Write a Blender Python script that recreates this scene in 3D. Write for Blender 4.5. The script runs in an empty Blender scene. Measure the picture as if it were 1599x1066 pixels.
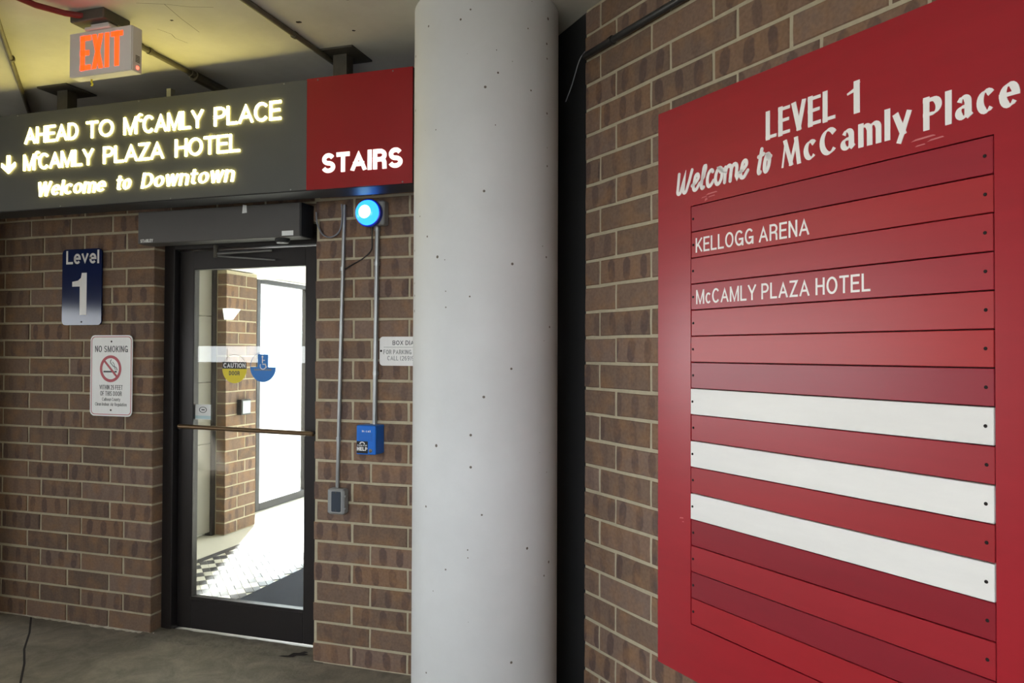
import bpy, math, random
from mathutils import Matrix, Vector
random.seed(7)
scene = bpy.context.scene
COL = scene.collection
PI = math.pi

# ------------------------------------------------------------------ camera
EYE = 1.566
cam_d = bpy.data.cameras.new('camera')
cam = bpy.data.objects.new('camera', cam_d)
COL.objects.link(cam)
cam_d.sensor_width = 36.0
cam_d.lens = 26.363
cam_d.clip_start = 0.05
R_ = Vector((0.95409, 0.299496, 0.003811)); U_ = Vector((0.000656, -0.014812, 0.99989)); F_ = Vector((-0.299519, 0.953983, 0.014328))
cam.matrix_world = Matrix(((R_.x, U_.x, -F_.x, 0), (R_.y, U_.y, -F_.y, 0), (R_.z, U_.z, -F_.z, EYE), (0, 0, 0, 1)))
scene.camera = cam

# ------------------------------------------------------------------ daylight and exposure
world = bpy.data.worlds.new('daylight_sky')
scene.world = world
world.use_nodes = True
bg = world.node_tree.nodes['Background']
bg.inputs[0].default_value = (0.93, 0.97, 1.0, 1)
bg.inputs[1].default_value = 9.0
sun_d = bpy.data.lights.new('sun', 'SUN')
sun_d.energy = 26.0
sun_d.angle = 0.05
sun_d.color = (1.0, 0.97, 0.92)
sun = bpy.data.objects.new('sun', sun_d)
COL.objects.link(sun)
sun.rotation_euler = Vector((1.0, -2.0, -1.5)).to_track_quat('-Z', 'Y').to_euler()
vs = scene.view_settings
vs.view_transform = 'Standard'
vs.look = 'None'
vs.gamma = 1.0
vs.use_curve_mapping = False
vs.exposure = 0.03

# ------------------------------------------------------------------ materials
def lin(r, g, b):
    f = lambda c: (c / 255 / 12.92) if c / 255 <= 0.04045 else ((c / 255 + 0.055) / 1.055) ** 2.4
    return (f(r), f(g), f(b), 1.0)

def N(nt, t, **kw):
    n = nt.nodes.new(t)
    for k, v in kw.items():
        setattr(n, k, v)
    return n

def mat(name, col, rough=0.5, metal=0.0, var=0.0, vscale=6.0, bump=0.0, bscale=80.0, spec=0.5, stretch=None, emit=None, estr=0.0, coat=0.0):
    m = bpy.data.materials.new(name)
    m.use_nodes = True
    nt = m.node_tree
    b = nt.nodes['Principled BSDF']
    b.inputs['Base Color'].default_value = col
    b.inputs['Roughness'].default_value = rough
    b.inputs['Metallic'].default_value = metal
    b.inputs['Specular IOR Level'].default_value = spec
    b.inputs['Coat Weight'].default_value = coat
    if emit:
        b.inputs['Emission Color'].default_value = emit
        b.inputs['Emission Strength'].default_value = estr
    tc = N(nt, 'ShaderNodeTexCoord')
    src = tc.outputs['Object']
    if stretch:
        mp = N(nt, 'ShaderNodeMapping')
        mp.inputs['Scale'].default_value = stretch
        nt.links.new(src, mp.inputs['Vector'])
        src = mp.outputs['Vector']
    if var > 0:
        no = N(nt, 'ShaderNodeTexNoise')
        no.inputs['Scale'].default_value = vscale
        no.inputs['Detail'].default_value = 6
        no.inputs['Roughness'].default_value = 0.62
        nt.links.new(src, no.inputs['Vector'])
        mr = N(nt, 'ShaderNodeMapRange')
        mr.inputs[1].default_value = 0.25; mr.inputs[2].default_value = 0.75
        mr.inputs[3].default_value = 1 - var; mr.inputs[4].default_value = 1 + var
        nt.links.new(no.outputs['Fac'], mr.inputs[0])
        mx = N(nt, 'ShaderNodeVectorMath', operation='SCALE')
        mx.inputs[0].default_value = col[:3]
        nt.links.new(mr.outputs[0], mx.inputs['Scale'])
        nt.links.new(mx.outputs[0], b.inputs['Base Color'])
    if bump > 0:
        n2 = N(nt, 'ShaderNodeTexNoise')
        n2.inputs['Scale'].default_value = bscale
        n2.inputs['Detail'].default_value = 5
        nt.links.new(src, n2.inputs['Vector'])
        bp = N(nt, 'ShaderNodeBump')
        bp.inputs['Strength'].default_value = bump
        bp.inputs['Distance'].default_value = 0.004
        nt.links.new(n2.outputs['Fac'], bp.inputs['Height'])
        nt.links.new(bp.outputs[0], b.inputs['Normal'])
    return m

def brick_material(name, bright=1.0):
    """flashed utility brick: brown body, darker purple bands and orange patches, its own seed for each brick"""
    m = bpy.data.materials.new(name)
    m.use_nodes = True
    nt = m.node_tree
    b = nt.nodes['Principled BSDF']
    b.inputs['Roughness'].default_value = 0.85
    b.inputs['Specular IOR Level'].default_value = 0.25
    oi = N(nt, 'ShaderNodeObjectInfo')
    tc = N(nt, 'ShaderNodeTexCoord')
    mul = N(nt, 'ShaderNodeMath', operation='MULTIPLY'); mul.inputs[1].default_value = 57.0
    nt.links.new(oi.outputs['Random'], mul.inputs[0])
    cmb = N(nt, 'ShaderNodeCombineXYZ')
    for i in range(3):
        nt.links.new(mul.outputs[0], cmb.inputs[i])
    add = N(nt, 'ShaderNodeVectorMath', operation='ADD')
    nt.links.new(tc.outputs['Object'], add.inputs[0]); nt.links.new(cmb.outputs[0], add.inputs[1])
    ramp = N(nt, 'ShaderNodeValToRGB')
    cr = ramp.color_ramp
    cr.elements[0].position = 0.0; cr.elements[0].color = lin(100, 84, 73)
    cr.elements[1].position = 1.0; cr.elements[1].color = lin(124, 98, 79)
    for pos, c in ((0.25, lin(120, 99, 85)), (0.5, lin(108, 89, 75)), (0.75, lin(123, 103, 92))):
        e = cr.elements.new(pos); e.color = c
    nt.links.new(oi.outputs['Random'], ramp.inputs[0])
    # flashes: two or three darker upright ovals across the face, of their own strength in each brick
    wv = N(nt, 'ShaderNodeTexWave', wave_type='BANDS', bands_direction='X', wave_profile='SIN')
    wv.inputs['Scale'].default_value = 3.3; wv.inputs['Distortion'].default_value = 1.1; wv.inputs['Detail'].default_value = 0.0; wv.inputs['Detail Scale'].default_value = 2.0
    cx_ = N(nt, 'ShaderNodeCombineXYZ'); nt.links.new(mul.outputs[0], cx_.inputs[0])
    ad2 = N(nt, 'ShaderNodeVectorMath', operation='ADD')
    nt.links.new(tc.outputs['Object'], ad2.inputs[0]); nt.links.new(cx_.outputs[0], ad2.inputs[1])
    nt.links.new(ad2.outputs[0], wv.inputs['Vector'])
    sz_ = N(nt, 'ShaderNodeSeparateXYZ'); nt.links.new(tc.outputs['Object'], sz_.inputs[0])
    ab = N(nt, 'ShaderNodeMath', operation='ABSOLUTE'); nt.links.new(sz_.outputs[2], ab.inputs[0])
    mk = N(nt, 'ShaderNodeMapRange', interpolation_type='SMOOTHSTEP'); mk.inputs[1].default_value = .022; mk.inputs[2].default_value = .046; mk.inputs[3].default_value = 0.0; mk.inputs[4].default_value = .34
    nt.links.new(ab.outputs[0], mk.inputs[0])
    sb_ = N(nt, 'ShaderNodeMath', operation='SUBTRACT'); nt.links.new(wv.outputs['Fac'], sb_.inputs[0]); nt.links.new(mk.outputs[0], sb_.inputs[1])
    r2 = N(nt, 'ShaderNodeValToRGB')
    r2.color_ramp.elements[0].position = 0.52; r2.color_ramp.elements[0].color = (0, 0, 0, 1)
    r2.color_ramp.elements[1].position = 0.72; r2.color_ramp.elements[1].color = (1, 1, 1, 1)
    nt.links.new(sb_.outputs[0], r2.inputs[0])
    m7 = N(nt, 'ShaderNodeMath', operation='MULTIPLY'); m7.inputs[1].default_value = 7.13; nt.links.new(oi.outputs['Random'], m7.inputs[0])
    fr_ = N(nt, 'ShaderNodeMath', operation='FRACT'); nt.links.new(m7.outputs[0], fr_.inputs[0])
    st_ = N(nt, 'ShaderNodeMapRange'); st_.inputs[1].default_value = .15; st_.inputs[2].default_value = .8; st_.inputs[3].default_value = .05; st_.inputs[4].default_value = .72
    nt.links.new(fr_.outputs[0], st_.inputs[0])
    dk = N(nt, 'ShaderNodeMath', operation='MULTIPLY')
    nt.links.new(r2.outputs[0], dk.inputs[0]); nt.links.new(st_.outputs[0], dk.inputs[1])
    mix = N(nt, 'ShaderNodeMix', data_type='RGBA')
    nt.links.new(dk.outputs[0], mix.inputs['Factor'])
    nt.links.new(ramp.outputs[0], mix.inputs['A'])
    mix.inputs['B'].default_value = lin(80, 66, 64)
    # orange patches
    no = N(nt, 'ShaderNodeTexNoise'); no.inputs['Scale'].default_value = 11.0; no.inputs['Detail'].default_value = 3
    nt.links.new(add.outputs[0], no.inputs['Vector'])
    r3 = N(nt, 'ShaderNodeValToRGB')
    r3.color_ramp.elements[0].position = 0.46; r3.color_ramp.elements[0].color = (0, 0, 0, 1)
    r3.color_ramp.elements[1].position = 0.75; r3.color_ramp.elements[1].color = (.7, .7, .7, 1)
    nt.links.new(no.outputs['Fac'], r3.inputs[0])
    mix2 = N(nt, 'ShaderNodeMix', data_type='RGBA')
    nt.links.new(r3.outputs[0], mix2.inputs['Factor'])
    nt.links.new(mix.outputs['Result'], mix2.inputs['A'])
    mix2.inputs['B'].default_value = lin(136, 104, 76)
    # grain and pits
    ng = N(nt, 'ShaderNodeTexNoise'); ng.inputs['Scale'].default_value = 90.0; ng.inputs['Detail'].default_value = 6
    nt.links.new(add.outputs[0], ng.inputs['Vector'])
    mr = N(nt, 'ShaderNodeMapRange'); mr.inputs[1].default_value = .3; mr.inputs[2].default_value = .7
    mr.inputs[3].default_value = 0.94 * bright; mr.inputs[4].default_value = 1.20 * bright
    nt.links.new(ng.outputs['Fac'], mr.inputs[0])
    sc = N(nt, 'ShaderNodeVectorMath', operation='SCALE')
    nt.links.new(mix2.outputs['Result'], sc.inputs[0]); nt.links.new(mr.outputs[0], sc.inputs['Scale'])
    nt.links.new(sc.outputs[0], b.inputs['Base Color'])
    bp = N(nt, 'ShaderNodeBump'); bp.inputs['Strength'].default_value = 0.45; bp.inputs['Distance'].default_value = 0.004
    nt.links.new(ng.outputs['Fac'], bp.inputs['Height']); nt.links.new(bp.outputs[0], b.inputs['Normal'])
    return m

def glass_material(name, tint=(1, 1, 1, 1), refl=1.0):
    m = bpy.data.materials.new(name)
    m.use_nodes = True
    nt = m.node_tree
    nt.nodes.clear()
    out = N(nt, 'ShaderNodeOutputMaterial')
    tr = N(nt, 'ShaderNodeBsdfTransparent'); tr.inputs[0].default_value = tint
    gl = N(nt, 'ShaderNodeBsdfGlossy'); gl.inputs['Roughness'].default_value = 0.01
    fr = N(nt, 'ShaderNodeFresnel')
    ge = N(nt, 'ShaderNodeNewGeometry')          # same reflectance on entering and leaving the pane
    ior = N(nt, 'ShaderNodeMath', operation='MULTIPLY_ADD')
    ior.inputs[1].default_value = 1 / 1.5 - 1.5; ior.inputs[2].default_value = 1.5
    nt.links.new(ge.outputs['Backfacing'], ior.inputs[0]); nt.links.new(ior.outputs[0], fr.inputs[0])
    mx = N(nt, 'ShaderNodeMixShader')
    nt.links.new(fr.outputs[0], mx.inputs[0]); nt.links.new(tr.outputs[0], mx.inputs[1]); nt.links.new(gl.outputs[0], mx.inputs[2])
    nt.links.new(mx.outputs[0], out.inputs[0])
    return m

def column_material():
    m = mat('painted_concrete', lin(203, 205, 206), rough=0.62, var=0.06, vscale=3.0, bump=0.12, bscale=30)
    nt = m.node_tree
    b = nt.nodes['Principled BSDF']
    tc = nt.nodes['Texture Coordinate']
    vo = N(nt, 'ShaderNodeTexVoronoi'); vo.inputs['Scale'].default_value = 21.0
    nt.links.new(tc.outputs['Object'], vo.inputs['Vector'])
    sx = N(nt, 'ShaderNodeSeparateXYZ'); nt.links.new(vo.outputs['Color'], sx.inputs[0])
    po = N(nt, 'ShaderNodeMath', operation='POWER'); po.inputs[1].default_value = 3.0
    nt.links.new(sx.outputs[0], po.inputs[0])
    th = N(nt, 'ShaderNodeMath', operation='MULTIPLY'); th.inputs[1].default_value = 0.14
    nt.links.new(po.outputs[0], th.inputs[0])
    lt = N(nt, 'ShaderNodeMath', operation='LESS_THAN')
    nt.links.new(vo.outputs['Distance'], lt.inputs[0]); nt.links.new(th.outputs[0], lt.inputs[1])
    old = b.inputs['Base Color'].links[0].from_socket
    mix = N(nt, 'ShaderNodeMix', data_type='RGBA')
    nt.links.new(lt.outputs[0], mix.inputs['Factor']); nt.links.new(old, mix.inputs['A'])
    mix.inputs['B'].default_value = lin(96, 88, 80)
    nt.links.new(mix.outputs['Result'], b.inputs['Base Color'])
    return m

M = {}
M['brick'] = brick_material('brown_flashed_brick')
M['mortar'] = mat('tan_mortar', lin(176, 166, 142), rough=0.95, var=0.12, vscale=30, bump=0.5, bscale=160)
M['column'] = column_material()
M['floor'] = mat('stained_concrete', lin(132, 126, 114), rough=0.8, var=0.42, vscale=2.2, bump=0.35, bscale=60, spec=0.3)
def floor_material():
    m = mat('stained_concrete', lin(128, 121, 108), rough=0.78, var=0.30, vscale=1.6, bump=0.5, bscale=70, spec=0.35)
    nt = m.node_tree; b = nt.nodes['Principled BSDF']; tc = nt.nodes['Texture Coordinate']
    no = N(nt, 'ShaderNodeTexNoise'); no.inputs['Scale'].default_value = 5.5; no.inputs['Detail'].default_value = 9; no.inputs['Roughness'].default_value = .72; no.inputs['Distortion'].default_value = .6
    nt.links.new(tc.outputs['Object'], no.inputs['Vector'])
    mr = N(nt, 'ShaderNodeMapRange'); mr.inputs[1].default_value = .38; mr.inputs[2].default_value = .62; mr.inputs[3].default_value = .72; mr.inputs[4].default_value = 1.14
    nt.links.new(no.outputs['Fac'], mr.inputs[0])
    sc = N(nt, 'ShaderNodeVectorMath', operation='SCALE')
    nt.links.new(b.inputs['Base Color'].links[0].from_socket, sc.inputs[0]); nt.links.new(mr.outputs[0], sc.inputs['Scale'])
    nt.links.new(sc.outputs[0], b.inputs['Base Color'])
    return m
M['floor'] = floor_material()
M['ceiling'] = mat('painted_ceiling_concrete', lin(196, 194, 184), rough=0.85, var=0.16, vscale=2.0, bump=0.3, bscale=25)
M['parapet'] = mat('parapet_concrete', lin(150, 146, 138), rough=0.9, var=0.12, vscale=2.0)
M['black'] = mat('black_painted_steel', lin(30, 31, 33), rough=0.6, var=0.2, vscale=5)
M['gap'] = mat('dark_joint', lin(26, 20, 18), rough=0.9)
M['bronze'] = mat('dark_bronze_aluminium', lin(44, 41, 42), rough=0.38, metal=0.3, var=0.12, vscale=5, stretch=(1, 1, .3))
M['bronze_rail'] = mat('worn_bronze_bar', lin(120, 98, 74), rough=0.35, metal=0.7, var=0.15, vscale=12)
M['operator'] = mat('bronze_operator_cover', lin(92, 90, 90), rough=0.45, metal=0.35, var=0.06, vscale=5)
M['glass'] = glass_material('door_glass', (0.93, 0.96, 0.95, 1))
M['glass_clear'] = glass_material('window_glass', (0.97, 0.98, 0.98, 1))
M['signgrey'] = mat('charcoal_sign_face', lin(84, 86, 86), rough=0.42, var=0.06, vscale=4)
M['signred'] = mat('maroon_sign_face', lin(146, 22, 30), rough=0.38, var=0.06, vscale=4)
M['signframe'] = mat('sign_channel', lin(34, 34, 36), rough=0.5)
M['litletter'] = mat('lit_letters', lin(255, 250, 215), rough=0.5, emit=(1.0, 0.84, 0.24, 1), estr=16.0)
M['white_letter'] = mat('white_letters', lin(245, 243, 240), rough=0.5)
M['stair_letter'] = mat('lit_white_letters', lin(250, 248, 240), rough=0.5, emit=(1, 0.97, 0.9, 1), estr=0.9)
M['exit_white'] = mat('exit_housing', lin(214, 208, 204), rough=0.45)
M['exit_red'] = mat('exit_red_glow', lin(255, 60, 20), rough=0.5, emit=(1.0, 0.06, 0.007, 1), estr=2.4)
M['led_red'] = mat('red_led', lin(255, 60, 40), rough=0.4, emit=(1, .10, .06, 1), estr=4)
M['grey_metal'] = mat('galvanised_steel', lin(150, 152, 152), rough=0.35, metal=0.6, var=0.1, vscale=15)
M['dark_metal'] = mat('dusty_dark_steel', lin(78, 74, 66), rough=0.6, metal=0.3, var=0.25, vscale=20)
M['conduit_dark'] = mat('dusty_conduit', lin(96, 90, 76), rough=0.6, metal=0.2, var=0.25, vscale=20)
M['conduit_black'] = mat('dark_glossy_conduit', lin(70, 70, 70), rough=0.3, metal=0.6, var=0.15, vscale=20)
M['glow_tinted_conduit'] = mat('exit_glow_conduit', lin(120, 40, 38), rough=0.6, var=0.15, vscale=20)  # red glow of the exit sign painted into the conduit colour
M['cable'] = mat('grey_cable', lin(120, 122, 128), rough=0.5)
M['black_cable'] = mat('black_cable', lin(28, 28, 30), rough=0.6)
M['navy'] = mat('navy_sign', lin(20, 34, 78), rough=0.1, spec=0.35)
M['sign_white'] = mat('white_sign_sheet', lin(232, 231, 230), rough=0.4, var=0.03, vscale=60, stretch=(1, 1, .02))
M['sign_ink'] = mat('dark_print', lin(58, 62, 66), rough=0.6)
M['sign_fade'] = mat('faded_print', lin(128, 132, 132), rough=0.6)
M['sign_rim'] = mat('faded_crimson_print', lin(176, 52, 66), rough=0.5)
M['callblue'] = mat('blue_call_box', lin(22, 108, 205), rough=0.4)
M['sticker_black'] = mat('black_label', lin(20, 22, 26), rough=0.4)
M['chrome'] = mat('chrome', lin(220, 220, 220), rough=0.12, metal=1.0)
M['boxgrey'] = mat('grey_cast_box', lin(150, 152, 152), rough=0.5, metal=0.2)
M['boxcover'] = mat('dark_cover', lin(58, 66, 78), rough=0.3)
M['lens'] = mat('blue_strobe_lens', lin(30, 90, 255), rough=0.2, emit=(0.02, 0.20, 1.0, 1), estr=3.5)
M['lens_core'] = mat('strobe_core', lin(240, 250, 255), rough=0.2, emit=(0.26, 0.66, 1.0, 1), estr=6.0)
M['lens_rim'] = mat('blue_plastic_rim', lin(16, 50, 190), rough=0.3)
M['yellow'] = mat('yellow_decal', lin(226, 206, 40), rough=0.5)
M['decal_blue'] = mat('blue_decal', lin(40, 120, 200), rough=0.5)
M['cream'] = mat('beige_enamel', lin(118, 114, 104), rough=0.5, var=0.05, vscale=3)
M['plaster'] = mat('white_plaster', lin(236, 234, 228), rough=0.85)
M['tile_white'] = mat('white_floor_tile', lin(228, 225, 216), rough=0.35, var=0.04, vscale=20)
M['tile_dark'] = mat('grey_floor_tile', lin(84, 84, 90), rough=0.35, var=0.08, vscale=20)
M['terrazzo'] = mat('pale_terrazzo', lin(222, 218, 206), rough=0.4, var=0.04, vscale=40)
M['mat'] = mat('charcoal_entrance_mat', lin(40, 44, 60), rough=1.0, var=0.35, vscale=120, bump=0.6, bscale=300)
M['sconce'] = mat('white_glass_shade', lin(250, 248, 240), rough=0.4, emit=(1, 0.98, 0.93, 1), estr=2.0)
M['paper'] = mat('white_paper', lin(232, 234, 234), rough=0.8)
M['asphalt'] = mat('outdoor_paving', lin(150, 148, 142), rough=0.95, var=0.1, vscale=1.0)
REDS = {}
def red(rgb, rough=0.3):
    k = (rgb, rough)
    if k not in REDS:
        REDS[k] = mat('painted_red_%d' % len(REDS), lin(rgb[0] * .91, rgb[1] * .98 + 2, rgb[2] * 1.0 + 2), rough=rough, spec=0.7, var=0.07, vscale=5, stretch=(.5, 1, 4))
    return REDS[k]
M['slat_white'] = mat('white_slat_paint', lin(232, 230, 226), rough=0.4, var=0.05, vscale=7, stretch=(.4, 1, 2))

# ------------------------------------------------------------------ mesh helpers
class MB:
    def __init__(s):
        s.v = []; s.f = []
    def quad_strip(s, rings, closed=True, cap0=True, cap1=True):
        n = len(rings[0]); b = len(s.v)
        for r in rings:
            s.v += [tuple(p) for p in r]
        for i in range(len(rings) - 1):
            for k in range(n if closed else n - 1):
                a = b + i * n + k; c = b + i * n + (k + 1) % n
                s.f.append((a, c, c + n, a + n))
        if cap0: s.f.append(tuple(b + k for k in range(n))[::-1])
        if cap1: s.f.append(tuple(b + (len(rings) - 1) * n + k for k in range(n)))
        return s
    def box(s, x0, x1, y0, y1, z0, z1, bev=0.0):
        if bev <= 0:
            b = len(s.v)
            s.v += [(x, y, z) for z in (z0, z1) for x, y in ((x0, y0), (x1, y0), (x1, y1), (x0, y1))]
            for q in ((3, 2, 1, 0), (4, 5, 6, 7), (0, 1, 5, 4), (1, 2, 6, 5), (2, 3, 7, 6), (3, 0, 4, 7)):
                s.f.append(tuple(b + i for i in q))
            return s
        e = bev
        def ring(i, z):
            X0, X1, Y0, Y1 = x0 + i, x1 - i, y0 + i, y1 - i
            return [(X0 + e, Y0, z), (X1 - e, Y0, z), (X1, Y0 + e, z), (X1, Y1 - e, z), (X1 - e, Y1, z), (X0 + e, Y1, z), (X0, Y1 - e, z), (X0, Y0 + e, z)]
        def ring2(z):
            X0, X1, Y0, Y1 = x0 + e, x1 - e, y0 + e, y1 - e
            k = e * .4
            return [(X0 + k, Y0, z), (X1 - k, Y0, z), (X1, Y0 + k, z), (X1, Y1 - k, z), (X1 - k, Y1, z), (X0 + k, Y1, z), (X0, Y1 - k, z), (X0, Y0 + k, z)]
        return s.quad_strip([ring2(z0), ring(0, z0 + e), ring(0, z1 - e), ring2(z1)])
    def cyl(s, p, q, r, n=14, r2=None):
        p = Vector(p); q = Vector(q); d = (q - p).normalized()
        a = d.cross(Vector((0, 0, 1)) if abs(d.z) < .9 else Vector((1, 0, 0))).normalized(); b = d.cross(a)
        r2 = r if r2 is None else r2
        R = lambda c, rr: [c + (a * math.cos(t) + b * math.sin(t)) * rr for t in (2 * PI * k / n for k in range(n))]
        return s.quad_strip([R(p, r), R(q, r2)])
    def tube(s, pts, r, n=10):
        pts = [Vector(p) for p in pts]; rings = []
        ref = None
        for i, p in enumerate(pts):
            d = (pts[min(i + 1, len(pts) - 1)] - pts[max(i - 1, 0)]).normalized()
            if ref is None:
                ref = d.cross(Vector((0, 0, 1)) if abs(d.z) < .9 else Vector((1, 0, 0))).normalized()
            a = (ref - d * ref.dot(d)).normalized(); ref = a; b = d.cross(a)
            rings.append([p + (a * math.cos(t) + b * math.sin(t)) * r for t in (2 * PI * k / n for k in range(n))])
        return s.quad_strip(rings)
    def lathe_y(s, c, prof, n=28):
        """profile [(y, r)] turned about a line through c along y"""
        cx, cy, cz = c
        rings = [[(cx + r * math.cos(2 * PI * k / n), cy + y, cz + r * math.sin(2 * PI * k / n)) for k in range(n)] for y, r in prof]
        return s.quad_strip(rings)
    def poly(s, pts, y0, y1):
        """outline [(x, z)] (counter-clockwise seen from -y) extruded between y0 (front) and y1 (back)"""
        return s.quad_strip([[(x, y0, z) for x, z in pts], [(x, y1, z) for x, z in pts]])
    def obj(s, name, m, parent=None, loc=(0, 0, 0), rz=0.0, smooth=False):
        me = bpy.data.meshes.new(name)
        me.from_pydata(s.v, [], s.f)
        me.materials.append(m)
        me.update()
        import bmesh
        bm = bmesh.new(); bm.from_mesh(me)
        bmesh.ops.recalc_face_normals(bm, faces=bm.faces)
        bm.to_mesh(me); bm.free()
        if smooth:
            for p in me.polygons:
                p.use_smooth = True
            me.set_sharp_from_angle(angle=math.radians(40))
        o = bpy.data.objects.new(name, me)
        COL.objects.link(o)
        o.location = loc
        o.rotation_euler = (0, 0, rz)
        if parent: o.parent = parent
        return o

def tag(o, label, cat, group=None, kind=None):
    o['label'] = label; o['category'] = cat
    if group: o['group'] = group
    if kind: o['kind'] = kind
    return o

def thing(name, label, cat, loc=(0, 0, 0), rz=0.0, group=None, kind=None):
    o = bpy.data.objects.new(name, None)
    COL.objects.link(o)
    o.location = loc; o.rotation_euler = (0, 0, rz)
    o.empty_display_size = 0.1
    return tag(o, label, cat, group, kind)

def rrect(x0, x1, z0, z1, r, n=6):
    pts = []
    for cx, cz, a0 in ((x1 - r, z0 + r, -PI / 2), (x1 - r, z1 - r, 0), (x0 + r, z1 - r, PI / 2), (x0 + r, z0 + r, PI)):
        for k in range(n + 1):
            a = a0 + PI / 2 * k / n
            pts.append((cx + r * math.cos(a), cz + r * math.sin(a)))
    return pts

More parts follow.
